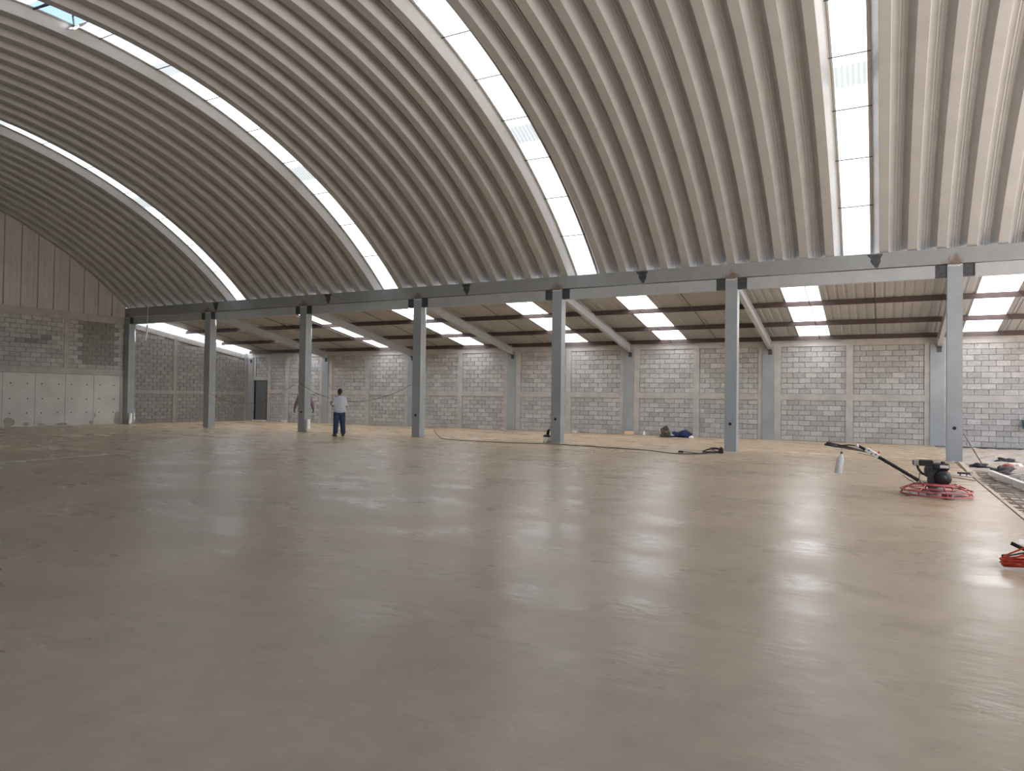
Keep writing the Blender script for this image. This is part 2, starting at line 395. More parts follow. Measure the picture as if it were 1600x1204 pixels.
# upper gable cladding
for i in range(40):
    y1 = 21.02 - .652 * i; y0 = y1 - .652
    if y1 < -2: break
    b = MB(); pts = [(0, 0), (.012, -.05), (.03, -.05), (.045, 0), (.18, 0), (.21, .007), (.235, .007), (.265, 0), (.42, 0), (.45, .007), (.475, .007), (.505, 0), (.64, 0), (.655, 0)]
    def top(y):
        dd = RR ** 2 - (y - YC) ** 2
        return max(4.96, ZC + math.sqrt(dd) + .10) if dd > 0 else 4.96
    k = len(pts)
    for (t, d) in pts:
        y = y1 - t; b.v += [(X0 + .0 + d, y, 4.955), (X0 + d, y, top(y))]
    b.f = [(2 * q, 2 * q + 2, 2 * q + 3, 2 * q + 1) for q in range(k - 1)]
    b.build('gable_sheet', MT['zinc2'], wl)

# ------------------------------------------------------------------ annex end wall on the left, sloped top
wa = structure('wall_left')
zw = lambda y: 4.70 - (y - 21.6) * (4.70 - 3.62) / (28.24 - 21.6)
b = MB(); b.add([(X0 - .2, D + .0, 0), (X0 - .02, D + .0, 0), (X0 - .02, DB, 0), (X0 - .2, DB, 0), (X0 - .2, D, zw(D)), (X0 - .02, D, zw(D)), (X0 - .02, DB, zw(DB)), (X0 - .2, DB, zw(DB))],
    [(0, 3, 2, 1), (4, 5, 6, 7), (0, 1, 5, 4), (1, 2, 6, 5), (2, 3, 7, 6), (3, 0, 4, 7)])
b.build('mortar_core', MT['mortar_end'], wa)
def sloped(y0, y1, zo, h, x0, x1):
    b = MB(); b.add([(x0, y0, zw(y0) + zo), (x1, y0, zw(y0) + zo), (x1, y1, zw(y1) + zo), (x0, y1, zw(y1) + zo), (x0, y0, zw(y0) + zo + h), (x1, y0, zw(y0) + zo + h), (x1, y1, zw(y1) + zo + h), (x0, y1, zw(y1) + zo + h)],
        [(0, 3, 2, 1), (4, 5, 6, 7), (0, 1, 5, 4), (1, 2, 6, 5), (2, 3, 7, 6), (3, 0, 4, 7)]); return b
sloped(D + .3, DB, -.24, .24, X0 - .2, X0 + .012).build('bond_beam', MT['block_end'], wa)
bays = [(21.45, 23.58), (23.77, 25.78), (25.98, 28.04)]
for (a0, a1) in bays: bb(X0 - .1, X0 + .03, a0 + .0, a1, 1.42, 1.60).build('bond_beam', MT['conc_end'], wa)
for y in (23.58, 25.78, 28.04):
    b = MB(); b.add([(X0 - .1, y, 0), (X0 + .025, y, 0), (X0 + .025, y + .2, 0), (X0 - .1, y + .2, 0), (X0 - .1, y, zw(y) - .23), (X0 + .025, y, zw(y) - .23), (X0 + .025, y + .2, zw(y + .2) - .23), (X0 - .1, y + .2, zw(y + .2) - .23)],
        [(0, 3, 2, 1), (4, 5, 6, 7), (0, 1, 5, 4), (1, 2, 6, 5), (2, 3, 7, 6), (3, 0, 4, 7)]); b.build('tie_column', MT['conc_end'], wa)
st_ = MB()
def add_block(mbb, org, ux, un, l, h, rnd, clip=None):
    """append one block to a joined mesh: ux along wall, un outward normal"""
    c = .006; off = rnd.uniform(-.006, .004)
    def P(a, d, z): return (org[0] + ux[0] * a + un[0] * (off - d), org[1] + ux[1] * a + un[1] * (off - d), org[2] + z)
    src = block_mesh(l, h, None); mbb.add([P(v[0], v[1], v[2]) for v in src.v], src.f)
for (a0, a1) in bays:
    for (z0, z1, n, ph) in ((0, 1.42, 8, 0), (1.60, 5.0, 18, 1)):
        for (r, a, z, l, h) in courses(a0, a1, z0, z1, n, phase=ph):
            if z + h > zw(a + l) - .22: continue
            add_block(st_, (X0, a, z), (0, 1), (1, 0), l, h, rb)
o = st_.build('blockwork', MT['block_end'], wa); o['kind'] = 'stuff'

# ------------------------------------------------------------------ long block wall at the back
wb = structure('wall_back')
bb(X0 - .3, XR, DB + .02, DB + .2, -.15, 3.72).build('mortar_core', MT['mortar'], wb)
rest = MB(); cand = []
for i in range(-1, 7):
    xl = X6 - i * S                       # steel column of this bay's right end
    a0, a1 = xl - S + .42 + .24, xl - .18
    mid0 = xl - S / 2 + .12; mid1 = mid0 + .24
    if i == 6: continue
    a0 = X6 - (i + 1) * S + .66
    x_end = xl - .17
    door = (i == 5)
    bb(a0 - .24, a0, DB - .03, DB + .1, 0, 3.49).build('tie_column', MT['conc'], wb)
    bb(x_end, x_end + .17, DB - .03, DB + .1, 0, 3.49).build('tie_column', MT['conc'], wb)
    bb(mid0, mid1, DB - .045, DB + .1, 0, 3.49).build('tie_column', MT['conc'], wb)
    bb(a0 - .66, x_end + .17, DB - .04, DB + .1, 3.49, 3.72).build('bond_beam', MT['conc'], wb)
    doorx = (-30.92, -29.92)
    for (b0, b1) in ((a0, mid0), (mid1, x_end)):
        if door and b0 < -29.5:
            bb(-29.92, -29.68, DB - .03, DB + .1, 0, 3.49).build('tie_column', MT['conc'], wb)
            bb(-31.1, -29.92, DB - .035, DB + .1, 2.24, 2.42).build('lintel', MT['conc'], wb)
            secs = [(-29.68, b1, 0, 1.505, 8, 0), (-29.68, b1, 1.737, 3.49, 9, 1), (-30.8, -29.92, 2.42, 3.49, 6, 0)]
            bb(-29.68, b1, DB - .035, DB + .1, 1.505, 1.737).build('bond_beam', MT['conc'], wb)
        else:
            secs = [(b0, b1, 0, 1.505, 8, 0), (b0, b1, 1.737, 3.49, 9, 1)]
            bb(b0, b1, DB - .035, DB + .1, 1.505, 1.737).build('bond_beam', MT['conc'], wb)
        for (s0, s1, z0, z1, n, ph) in secs:
            for t in courses(s0, s1, z0, z1, n, phase=ph): cand.append(t[1:])
vis = [c for c in cand if c[0] < 4.35]; vis.sort(key=lambda c: -c[0]); near = vis[:300]; nearset = set(near)
for (a, z, l, h) in cand:
    if (a, z, l, h) in nearset: inst('block', bmesh_cached(l, h, 'block'), wb, (a, DB - rb.uniform(-.004, .006), z))
    else: add_block(rest, (a, DB, z), (1, 0), (0, -1), l, h, rb)
o = rest.build('blockwork', MT['block'], wb); o['kind'] = 'stuff'
# door
dr = structure('door_1', (-30.92, DB - .03, 0))
bevel(MB().box(.04, .96, .0, .05, .04, 2.2).build('door_leaf', MT['door'], dr), .004)
f = MB(); f.box(0, .04, -.02, .08, 0, 2.24); f.box(.96, 1.0, -.02, .08, 0, 2.24); f.box(.04, .96, -.02, .08, 2.2, 2.24); f.build('door_frame', MT['bare'], dr)
hd = MB(); hd.sweep([(.9, 0, 1.02), (.9, -.05, 1.02), (.8, -.05, 1.02)], .012, 8); hd.build('door_handle', MT['steel'], dr)
MB().box(0, 1.0, -.1, -.021, 0, .06).build('threshold', MT['white'], dr)

# ------------------------------------------------------------------ annex roof
zs = lambda y: 3.84 + .183 * (DB - y)
ann = structure('ceiling')
YA, YB = D + .27, DB + .45
lights = [(7.5, 8.5), (2.33, 3.33), (-2.78, -1.72), (-7.98, -6.93), (-12.17, -11.1), (-17.3, -16.2), (-22.2, -21.1), (-27.35, -26.25), (-31.66, -31.05)]
def annex_sheet(x0, x1, m, name, rib):
    b = MB(); n = max(1, round((x1 - x0) / .25)); xs = []
    w = (x1 - x0) / n
    for i in range(n):
        a = x0 + i * w
        xs += [(a, 0), (a + w * .62, 0), (a + w * .70, rib), (a + w * .92, rib), (a + w, 0)] if i < n - 1 else [(a, 0), (a + w * .62, 0), (a + w * .70, rib), (a + w * .92, rib), (a + w + .03, -.004)]
    for (x, d) in xs: b.v += [(x, YA, zs(YA) + d), (x, YB, zs(YB) + d)]
    k = len(xs); b.f = [(2 * q, 2 * q + 2, 2 * q + 3, 2 * q + 1) for q in range(k - 1)]
    b.build(name, m, ann)
edges = sorted(lights); cur = X0 - .2
for (a, b_) in edges + [(XR, XR)]:
    gap = a - cur
    if gap > .05:
        n = max(1, round(gap / 1.03))
        for i in range(n): annex_sheet(cur + gap * i / n, cur + gap * (i + 1) / n, MT['annex'], 'roof_sheet', .014)
    if b_ > a: annex_sheet(a, b_, MT['annex_light'], 'light_sheet', .02)
    cur = max(cur, b_)
sr = MB(); sr.sweep([(0, D + .4, zs(D + .4) - .10), (0, DB - .15, zs(DB - .15) - .10)], .013, 6); srm = sr.mesh('sag_rod', MT['purlin'])
for i in range(-1, 7):
    for t in (1 / 3, 2 / 3):
        x = X6 - (i + 1) * S + .17 + S * t
        if X0 < x < XR: inst('sag_rod', srm, ann, (x, 0, 0))

# ------------------------------------------------------------------ steel frame
colm = {}
shaft = MB(); H_ = 4.975
# two lipped channels welded toe to toe: a box with a slight seam on the side faces
shaft.box(0, W_, 0, .155, 0, H_); shaft.box(.004, W_ - .004, .155, .165, 0, H_); shaft.box(0, W_, .165, .33, 0, H_)
colm['shaft'] = shaft.mesh('shaft', MT['col'])
hl = MB(); hl.lathe([(.045, -.004), (.045, .0)], 12, axis='Y'); colm['hole'] = hl.mesh('conduit_hole', MT['hole'])
br = MB(); br.box(0, .26, .03, .05, 4.66, 4.96); br.box(0, .26, .05, .2, 4.66, 4.67); br.box(0, .26, .05, .2, 4.95, 4.96); br.box(.24, .26, .012, .03, 4.66, 4.96); colm['bracket'] = br.mesh('bracket', MT['bare'])
wd = MB(); rw = random.Random(5)
for k in range(7): wd.ball((.03 + k * .045, -.004, 4.955 - rw.uniform(0, .03)), .022, .012, .018, 6, 4)
colm['weld'] = wd.mesh('weld_bead', MT['alu'])
cdesc = ['grey steel corner column where the gable wall meets the low annex wall', 'grey steel column standing in the open, second of the front row from the left',
 'grey steel column hiding a man behind it, white drain pipe at its foot', 'grey steel column right of the man in the white shirt', 'grey steel column with a black and white canister at its foot',
 'grey steel column with a coiled black cord and plug beside its foot', 'nearest grey steel column, rightmost, with a thin stick leaning on it']
for i in range(7):
    x = X6 - (6 - i) * S
    t = thing('steel_column', cdesc[i], 'column', (x, D, 0), 0, 'front row of steel columns')
    inst('shaft', colm['shaft'], t)
    if i >= 2: inst('conduit_hole', colm['hole'], t, (.16, -.001, .78 if i < 6 else .83))
    inst('bracket', colm['bracket'], t, (W_, 0, 0))
    if i: inst('bracket', colm['bracket'], t, (-.26, 0, 0))
    inst('weld_bead', colm['weld'], t)
bshaft = MB(); bshaft.box(0, .42, 0, .10, 0, 3.50); bsm = bshaft.mesh('shaft', MT['col'])
bsr = MB(); bsr.box(.2, .34, -.16, 0, 3.36, 3.38); bsr.box(.2, .34, -.012, 0, 3.2, 3.36); bsrm = bsr.mesh('seat_bracket', MT['bare'])
bdesc = ['slim grey corner post left of the dark door', 'grey wall post behind the man half hidden by a column', 'grey wall post seen just left of the fourth front column',
 'grey wall post two thirds along, between the fourth and fifth front columns', 'grey wall post with a yellowish foam block at its foot', 'grey wall post just right of the sixth front column', 'grey wall post just left of the nearest front column']
for i in range(7):
    x = X6 - (6 - i) * S + (.05 if i == 0 else 0)
    t = thing('wall_column', bdesc[i], 'column', (x, DB - .07, 0), 0, 'steel posts along the back wall')
    inst('shaft', bsm, t); inst('seat_bracket', bsrm, t)
# girders between columns, eave beams on top
gm = MB(); g0, g1 = W_ + .264, S - .264; gm.box(g0, g1, .03, .04, 4.64, 4.965); gm.box(g0, g1, .04, .18, 4.64, 4.652); gm.box(g0, g1, .04, .18, 4.953, 4.965); gmm = gm.mesh('girder', MT['girder'])
for i in range(7):
    x = X6 - (6 - i) * S; o = inst('girder', gmm, None, (x, D, 0))
    nm = f'light grey girder spanning from the {ORD[i]} to the {ORD[i+1]} front column, counted from the left' if i < 6 else 'light grey girder running right from the nearest column, out of frame'
    tag(o, nm, 'beam', 'girders between the front columns')
sp = [X0 - .0, -25.31, -19.04, -12.79, -6.52, -.19, 6.1, XR]
nm_ = ['leftmost', 'second from the left', 'third from the left', 'fourth from the left', 'fifth from the left', 'sixth from the left', 'seventh from the left, outside the frame']
spl = MB(); rs_ = random.Random(2); pts = []
for k in range(9): pts.append((.17 * (1 - k / 8) ** .8 + rs_.uniform(-.02, .02) + .03, 5.36 - .36 * k / 8))
vs = [(-w, -.002, z) for w, z in pts] + [(w * .6 + .02, -.002, z) for w, z in pts]; n = 9
spl.add(vs + [(x, .004, z) for x, y, z in vs], [(k, k + 1, n + k + 1, n + k) for k in range(8)] + [(18 + k, k, k + 1, 19 + k) for k in range(8)] + [(n + k, 18 + n + k, 19 + n + k, n + k + 1) for k in range(8)])
splm = spl.mesh('splice_patch', MT['bare'])
for i in range(7):
    b = MB(); b.box(sp[i] + .012, sp[i + 1] - .012, 0, .012, 4.985, 5.385); b.box(sp[i] + .012, sp[i + 1] - .012, .012, .2, 4.985, 4.997)
    t = thing('eave_beam', f'long grey eave beam under the vault ends, {nm_[i]}', 'beam', (0, D - .012, 0), 0, 'eave beams on the front columns')
    b.build('beam_body', MT['beam'], t)
    if 0 < i: inst('splice_patch', splm, t, (sp[i] + .02, 0, 0))
# rafters
raf = MB(); x0r, x1r = .20, .335
def raf_box(b, y0, y1, o0, o1, x0, x1):
    z = lambda y, o: zs(y) - .165 - o
    b.add([(x0, y0, z(y0, o1)), (x1, y0, z(y0, o1)), (x1, y1, z(y1, o1)), (x0, y1, z(y1, o1)), (x0, y0, z(y0, o0)), (x1, y0, z(y0, o0)), (x1, y1, z(y1, o0)), (x0, y1, z(y1, o0))],
        [(0, 3, 2, 1), (4, 5, 6, 7), (0, 1, 5, 4), (1, 2, 6, 5), (2, 3, 7, 6), (3, 0, 4, 7)])
raf_box(raf, D + .33, DB - .1, 0, .012, x0r, x1r); raf_box(raf, D + .33, DB - .1, .288, .30, x0r, x1r); raf_box(raf, D + .33, DB - .1, .012, .288, x0r + .05, x0r + .075)
rafm = raf.mesh('rafter', MT['girder'])
for i in range(1, 7):
    o = inst('rafter', rafm, None, (X6 - (6 - i) * S, 0, 0))
    tag(o, f'grey sloping rafter running back from the {ORD[i]} front column to the block wall', 'beam', 'sloping rafters of the low roof')
# purlins
rows = [(24.05, 'the front'), (26.25, 'the middle'), (28.12, 'the wall')]
for (y, rn) in rows:
    pm_ = MB(); z1 = zs(y) - .004; z0_ = z1 - .16
    pm_.box(0, S - .01, y, y + .006, z0_, z1); pm_.box(0, S - .01, y + .006, y + .06, z1 - .006, z1 - .012 + .003); pm_.box(0, S - .01, y + .006, y + .06, z0_, z0_ + .006)
    pmm = pm_.mesh('purlin', MT['purlin'])
    for i in range(7): inst('purlin', pmm, ann, (X6 - (6 - i) * S + .26, 0, 0))

# unseen side behind the camera: full-height wall added to darken the near floor
wf = structure('wall_light_block')
YF = 2 * YC - D
bb(X0, XR, YF - .2, YF, 4.64, 5.385).build('eave_beam', MT['beam'], wf)
bb(X0, XR, YF - .35, YF - .2, -.15, 4.6).build('light_block_face', MT['block'], wf)
# ================================================================== people
def remeshed(mb, name, m, parent, voxel=.007, smooth=6):
    o = mb.build(name, m, parent, True)
    r = o.modifiers.new('remesh', 'REMESH'); r.mode = 'VOXEL'; r.voxel_size = voxel; r.use_smooth_shade = True
    s_ = o.modifiers.new('smooth', 'SMOOTH'); s_.factor = .5; s_.iterations = smooth
    return o
def chain(b, pts, rs):
    for i in range(len(pts) - 1): b.cap(pts[i], rs[i], pts[i + 1], rs[i + 1])
def hand(b, wrist, d, palm_n, side):
    """palm, four fingers and a thumb; d = direction of the fingers, palm_n = palm normal, side = +1/-1 thumb side"""
    wr = Vector(wrist); d = Vector(d).normalized(); n = (Vector(palm_n) - d * Vector(palm_n).dot(d)).normalized(); s_ = d.cross(n) * side
    for k in range(4):
        o = (k - 1.5) * .021; base = wr + d * .085 + s_ * o; b.cap(wr + d * .012 + s_ * o * .7, .015, base, .0125, 8)
        L1 = (.034, .043, .046, .038)[k] if side > 0 else (.034, .043, .046, .038)[k]
        p1 = base + (d * .93 + n * .37) * L1; p2 = p1 + (d * .6 + n * .8) * L1 * .75; p3 = p2 + (d * .15 + n * .98) * L1 * .5
        chain(b, [base, p1, p2, p3], [.0105, .0098, .009, .0078])
    t0 = wr + d * .022 + s_ * .03; t1 = t0 + (d * .6 + s_ * .7 + n * .3) * .045; t2 = t1 + (d * .9 + n * .45) * .034
    chain(b, [t0, t1, t2], [.0155, .0115, .009])
def head_parts(b, c, f, up=Vector((0, 0, 1)), sc=1.0):
    """skull, jaw, nose, brow, ears merged into the body; f = facing direction"""
    c = Vector(c); f = Vector(f).normalized(); r = f.cross(up).normalized()
    P = lambda a, q, z: c + (f * a + r * q + up * z) * sc
    b.cap(P(-.018, 0, .022), .082 * sc, P(.012, 0, .022), .08 * sc, 16)
    b.cap(P(.02, 0, -.03), .066 * sc, P(.042, 0, -.072), .046 * sc, 12)
    b.cap(P(.084, 0, .012), .010 * sc, P(.105, 0, -.022), .014 * sc, 8)
    for q in (-1, 1):
        b.cap(P(.075, q * .016, .03), .012 * sc, P(.066, q * .045, .03), .011 * sc, 8)
        b.cap(P(-.004, q * .082, .016), .014 * sc, P(0, q * .082, -.026), .010 * sc, 8)
    b.cap(P(.084, -.02, -.052), .008 * sc, P(.084, .02, -.052), .008 * sc, 8)
    return P
def eyes(parent, P, sc=1.0):
    for q in (-1, 1):
        e = MB(); e.ball(P(.074, q * .032, .008), .0125 * sc, .0125 * sc, .009 * sc, 8, 6); o = e.build('eye', MT['white'], parent, True)
        e = MB(); e.ball(P(.0855, q * .032, .008), .0045, .0045, .0045, 6, 4); e.build('pupil', MT['hair'], o, True)

# man in the white shirt, seen from behind, looking at what he holds
t = thing('person', 'man from behind in white T-shirt and blue jeans, forearms raised', 'person', (-17.21, 19.64, 0), math.radians(49))
b = MB()                                   # body: +Y is where he faces
chain(b, [(0, -.01, .90), (0, 0, 1.05), (0, -.005, 1.28), (0, -.01, 1.36)], [.145, .150, .150, .085])
for s_ in (-1, 1):
    b.cap((s_ * .07, 0, 1.18), .12, (s_ * .10, -.01, 1.30), .09)
    b.cap((s_ * .08, -.02, .90), .11, (s_ * .075, -.03, .84), .105)
    hip, kn, an = (s_ * .095, 0, .86), (s_ * .125 + (.01 if s_ > 0 else -.01), .01, .47), (s_ * .13, -.02, .085)
    chain(b, [hip, kn, (s_ * .135, -.025, .33), an], [.098, .062, .062, .042])
    b.cap((s_ * .13, -.03, .04), .036, (s_ * (.15 if s_ > 0 else .19), .13, .032), .03)
b.cap((0, -.01, 1.36), .062, (0, .015, 1.47), .056)
P1 = head_parts(b, (0, .03, 1.565), (-.25, 1, -.32))
# left arm: elbow out, forearm forward and up; right arm bent across the belly
la = [(-.165, -.01, 1.33), (-.235, .0, 1.09), (-.275, .20, 1.15)]
chain(b, la, [.064, .045, .03]); hand(b, la[2], (.25, .9, .3), (.8, -.1, .5), -1)
ra = [(.165, -.01, 1.33), (.235, -.03, 1.075), (.12, .18, 1.09)]
chain(b, ra, [.064, .045, .03]); hand(b, ra[2], (-.5, .85, .1), (-.5, -.3, .8), 1)
body = remeshed(b, 'body', MT['skin'], t, .007, 5); eyes(t, P1)
h = MB(); c = Vector((0, .03, 1.565)); h.cap(P1(-.03, 0, .035), .085, P1(.004, 0, .047), .078, 16); h.cap(P1(-.05, 0, -.01), .06, P1(-.045, 0, .02), .06, 12)
remeshed(h, 'hair', MT['hair'], t, .006, 3)
b = MB(); chain(b, [(0, -.01, .905), (0, 0, 1.06), (0, -.005, 1.28), (0, -.01, 1.345)], [.178, .178, .172, .115])
for s_ in (-1, 1):
    b.cap((s_ * .075, 0, 1.0), .13, (s_ * .105, -.008, 1.27), .125); b.cap((s_ * .085, -.012, .925), .142, (s_ * .08, 0, 1.02), .132)
    b.cap((s_ * .09, -.01, 1.29), .11, (s_ * .155, -.01, 1.315), .082)
    a = la if s_ < 0 else ra; e_ = Vector(a[0]).lerp(Vector(a[1]), .82); b.cap(a[0], .076, e_, .068)
shirt = remeshed(b, 't_shirt', MT['tee'], t, .009, 4)
# jeans with straight cut hems
b = MB(); b.cap((0, -.01, .885), .165, (0, -.012, .86), .165)
for s_ in (-1, 1):
    b.cap((s_ * .07, -.02, .86), .118, (s_ * .08, -.02, .82), .12)
    chain(b, [(s_ * .093, -.004, .82), (s_ * .116, .01, .47), (s_ * .128, -.022, .30), (s_ * .134, -.025, .14)], [.118, .096, .092, .09])
remeshed(b, 'jeans', MT['jeans'], t, .009, 4)
for s_ in (-1, 1):
    q = MB(); tx = (.15 if s_ > 0 else .19)
    q.cap((s_ * .13, -.045, .052), .048, (s_ * .14, .05, .046), .044); q.cap((s_ * .14, .05, .044), .043, (s_ * tx, .155, .036), .034)
    o = remeshed(q, 'shoe', MT['shoe'], t, .007, 3)
    q = MB(); q.box(-.045, .045, -.09, .185, .0, .018); so = q.build('sole', MT['rubber'], o); so.location = (s_ * .137, 0, 0); so.rotation_euler = (0, 0, -s_ * (.12 if s_ > 0 else .25))
q = MB(); q.box(-.035, .035, -.006, .006, -.075, .075); ph = bevel(q.build('phone', MT['black']), .005, 2)
ph.parent = None; tag(ph, 'small black handheld device held up by the man in the white shirt', 'device')
mw = Matrix.Translation(t.location) @ Matrix.Rotation(t.rotation_euler.z, 4, 'Z')
ph.matrix_world = mw @ Matrix.Translation((-.205, .305, 1.185)) @ Matrix.Rotation(-.5, 4, 'X')

# second man, almost hidden behind the column
t = thing('person', 'man almost hidden behind a steel column, only mauve sleeves and dark gloves showing', 'person', (-21.32, 22.15, 0), math.radians(-138))
b = MB(); chain(b, [(0, 0, .92), (0, 0, 1.06), (0, 0, 1.30), (0, 0, 1.40)], [.14, .14, .15, .08])
for s_ in (-1, 1):
    chain(b, [(s_ * .095, 0, .88), (s_ * .11, .01, .48), (s_ * .115, -.01, .085)], [.09, .06, .042]); b.cap((s_ * .115, -.02, .04), .036, (s_ * .13, .14, .032), .03)
    b.cap((s_ * .08, 0, 1.2), .12, (s_ * .11, 0, 1.34), .09)
    ar = [(s_ * .20, 0, 1.36), (s_ * .315, .0, 1.10), (s_ * .365, .06, .88)]; chain(b, ar, [.06, .045, .032]); hand(b, ar[2], (s_ * .2, .15, -.95), (-s_, .1, 0), s_)
b.cap((0, 0, 1.38), .06, (0, .015, 1.5), .055); P2 = head_parts(b, (0, .02, 1.60), (0, 1, -.1))
body = remeshed(b, 'body', MT['skin'], t, .008, 5); eyes(t, P2)
h = MB(); h.cap(P2(-.03, 0, .04), .085, P2(.0, 0, .05), .079, 16); remeshed(h, 'hair', MT['hair'], t, .007, 3)
b = MB(); chain(b, [(0, 0, .90), (0, 0, 1.06), (0, 0, 1.30), (0, 0, 1.37)], [.16, .165, .17, .11])
for s_ in (-1, 1): b.cap((s_ * .08, 0, 1.0), .12, (s_ * .12, 0, 1.30), .12)
remeshed(b, 'vest', MT['vest'], t, .01, 4)
for s_ in (-1, 1):
    b = MB(); chain(b, [(s_ * .20, 0, 1.36), (s_ * .315, .0, 1.10), (s_ * .36, .055, .91)], [.078, .065, .052]); remeshed(b, 'sleeve', MT['mauve'], t, .01, 3)
    b = MB(); hand(b, (s_ * .365, .06, .88), (s_ * .2, .15, -.95), (-s_, .1, 0), s_)
    g_ = MB(); g_.v, g_.f = b.v, b.f; o = g_.build('glove', MT['rubber'], t, True); so = o.modifiers.new('pad', 'DISPLACE'); so.strength = .004; so.mid_level = 0
b = MB(); b.cap((0, 0, .89), .155, (0, 0, .86), .155)
for s_ in (-1, 1): chain(b, [(s_ * .095, 0, .85), (s_ * .112, .01, .48), (s_ * .116, -.01, .13)], [.115, .088, .075])
remeshed(b, 'trousers', MT['jeans'], t, .01, 4)
for s_ in (-1, 1):
    q = MB(); q.cap((s_ * .115, -.03, .05), .05, (s_ * .13, .15, .04), .038); remeshed(q, 'shoe', MT['shoe'], t, .008, 3)

# ================================================================== power trowel
t = thing('power_trowel', 'red and black power trowel with a long black handle on the concrete', 'trowel', (.74, 12.93, 0))
def ring(r, z, tr, n=40): return [(r * math.cos(2 * math.pi * k / n), r * math.sin(2 * math.pi * k / n), z) for k in range(n)]
for (r, z, tr) in ((.49, .035, .013), (.49, .095, .011), (.40, .135, .009), (.29, .185, .011)):
    MB().sweep(ring(r, z, tr), tr, 6, closed=True).build('guard_ring', MT['red'], t, True)
def rotz(b, a):
    c, s_ = math.cos(a), math.sin(a); b.v = [(x * c - y * s_, x * s_ + y * c, z) for x, y, z in b.v]; return b
for k in range(8):
    b = MB(); b.sweep([(.22, 0, .19), (.29, 0, .187), (.40, 0, .137), (.485, 0, .098), (.492, 0, .035)], .010, 6)
    rotz(b, k * math.pi / 4 + .25).build('guard_spoke', MT['red'], t, True)
b = MB(); b.lathe([(.24, .185), (.24, .20), (.05, .205)], 24); b.build('deck_plate', MT['red'], t)
b = MB(); b.lathe([(.07, .045), (.09, .06), (.11, .10), (.12, .15), (.09, .185)], 16); b.build('gearbox', MT['steel'], t, True)
b = MB(); b.lathe([(.03, .02), (.03, .06)], 10)
b.build('spindle', MT['steel'], t)
for k in range(4):
    a = k * math.pi / 2 + .5
    b = MB(); b.box(.05, .42, -.012, .012, .05, .065); rotz(b, a); bo = b.build('blade_arm', MT['steel'], t)
    b = MB(); b.add([(.14, -.11, .012), (.46, -.11, .012), (.46, .07, .003), (.14, .07, .003), (.14, -.11, .016), (.46, -.11, .016), (.46, .07, .007), (.14, .07, .007)],
        [(0, 3, 2, 1), (4, 5, 6, 7), (0, 1, 5, 4), (1, 2, 6, 5), (2, 3, 7, 6), (3, 0, 4, 7)]); b.box(.17, .40, -.02, .02, .012, .05); rotz(b, a); b.build('trowel_blade', MT['steel'], t)
# engine: crankcase, shrouded recoil starter, tank, muffler, air cleaner
eng = MB(); eng.box(-.12, .12, -.11, .10, .205, .36); eng.box(-.15, .02, -.10, .09, .30, .47); eng.box(-.02, .15, -.09, .09, .34, .43)
for k in range(6): eng.box(-.165, .0, -.11, .10, .31 + k * .022, .318 + k * .022)
eo = bevel(eng.build('engine', MT['engine'], t), .008, 2)
b = MB(); b.lathe([(.02, -.175), (.06, -.172), (.10, -.16), (.118, -.135), (.122, -.09)], 24, (.085, 0, .295), 'Y'); b.build('starter_cover', MT['black'], t, True)
b = MB(); b.box(.065, .125, -.178, -.173, .312, .326); b.box(.075, .125, -.178, -.173, .288, .294); b.build('starter_label', MT['white'], t)
b = MB(); b.lathe([(.018, -.182), (.05, -.178), (.05, -.172)], 16, (.085, 0, .295), 'Y'); b.build('starter_hub', MT['engine'], t, True)
b = MB(); b.box(-.05, .175, -.12, .10, .415, .515); bevel(b.build('fuel_tank', MT['black'], t), .025, 3)
b = MB(); b.box(.045, .16, -.1235, -.120, .447, .492); b.build('tank_label', MT['alu'], t)
b = MB(); b.lathe([(.028, .513), (.03, .535), (.024, .54)], 12, (.09, 0, 0)); b.build('fuel_cap', MT['rubber'], t, True)
b = MB(); b.box(-.235, -.04, -.10, .08, .465, .555); bevel(b.build('air_cleaner', MT['black'], t), .012, 2)
b = MB(); b.box(-.315, -.24, -.085, .07, .465, .550); mf = bevel(b.build('muffler', MT['steel'], t), .01, 2)
b = MB(); b.box(-.322, -.316, -.075, .06, .475, .540); b.build('muffler_guard', MT['bare'], mf)
b = MB(); b.sweep([(-.26, -.03, .47), (-.24, -.03, .40), (-.19, -.02, .34), (-.14, 0, .32)], .018, 8); b.build('exhaust_pipe', MT['bare'], t, True)
b = MB(); b.sweep([(-.22, -.11, .42), (-.23, -.12, .33), (-.24, -.12, .26), (-.21, -.10, .20)], .006, 6); b.build('throttle_cable', MT['rubber'], t)
# handle: tube, clamp, fork grips, pitch lever, stop button
pv = lambda x, z, y=0: (x - .74, y, z)
b = MB(); b.sweep([pv(.60, .17), pv(.52, .215), pv(-.13, .61)], .027, 10); b.build('handle_tube', MT['black'], t, True)
b = MB(); b.sweep([pv(.62, .15), pv(.50, .226)], .036, 10); b.build('handle_socket', MT['alu'], t, True)
b = MB(); b.box(-.11, .11, -.04, .04, -.035, .035); cl = bevel(b.build('handle_clamp', MT['alu'], t), .006); cl.location = pv(-.155, .628); cl.rotation_euler = (0, math.radians(31), 0)
b = MB()
for q in (-.06, .0, .06): b.lathe([(.012, -.046), (.012, .046)], 8, (q, 0, (.012 if q else -.012)), 'Y')
b.build('clamp_bolt', MT['black'], cl)
for s_ in (-1, 1):
    b = MB(); b.sweep([pv(-.20, .635, 0), pv(-.34, .665, s_ * .05), pv(-.55, .705, s_ * .20), pv(-.83, .75, s_ * .23)], .014, 8); hb = b.build('handlebar', MT['black'], t, True)
    b = MB(); b.sweep([pv(-.66, .722, s_ * .213), pv(-.845, .752, s_ * .232)], .019, 8); b.build('grip', MT['rubber'], hb, True)
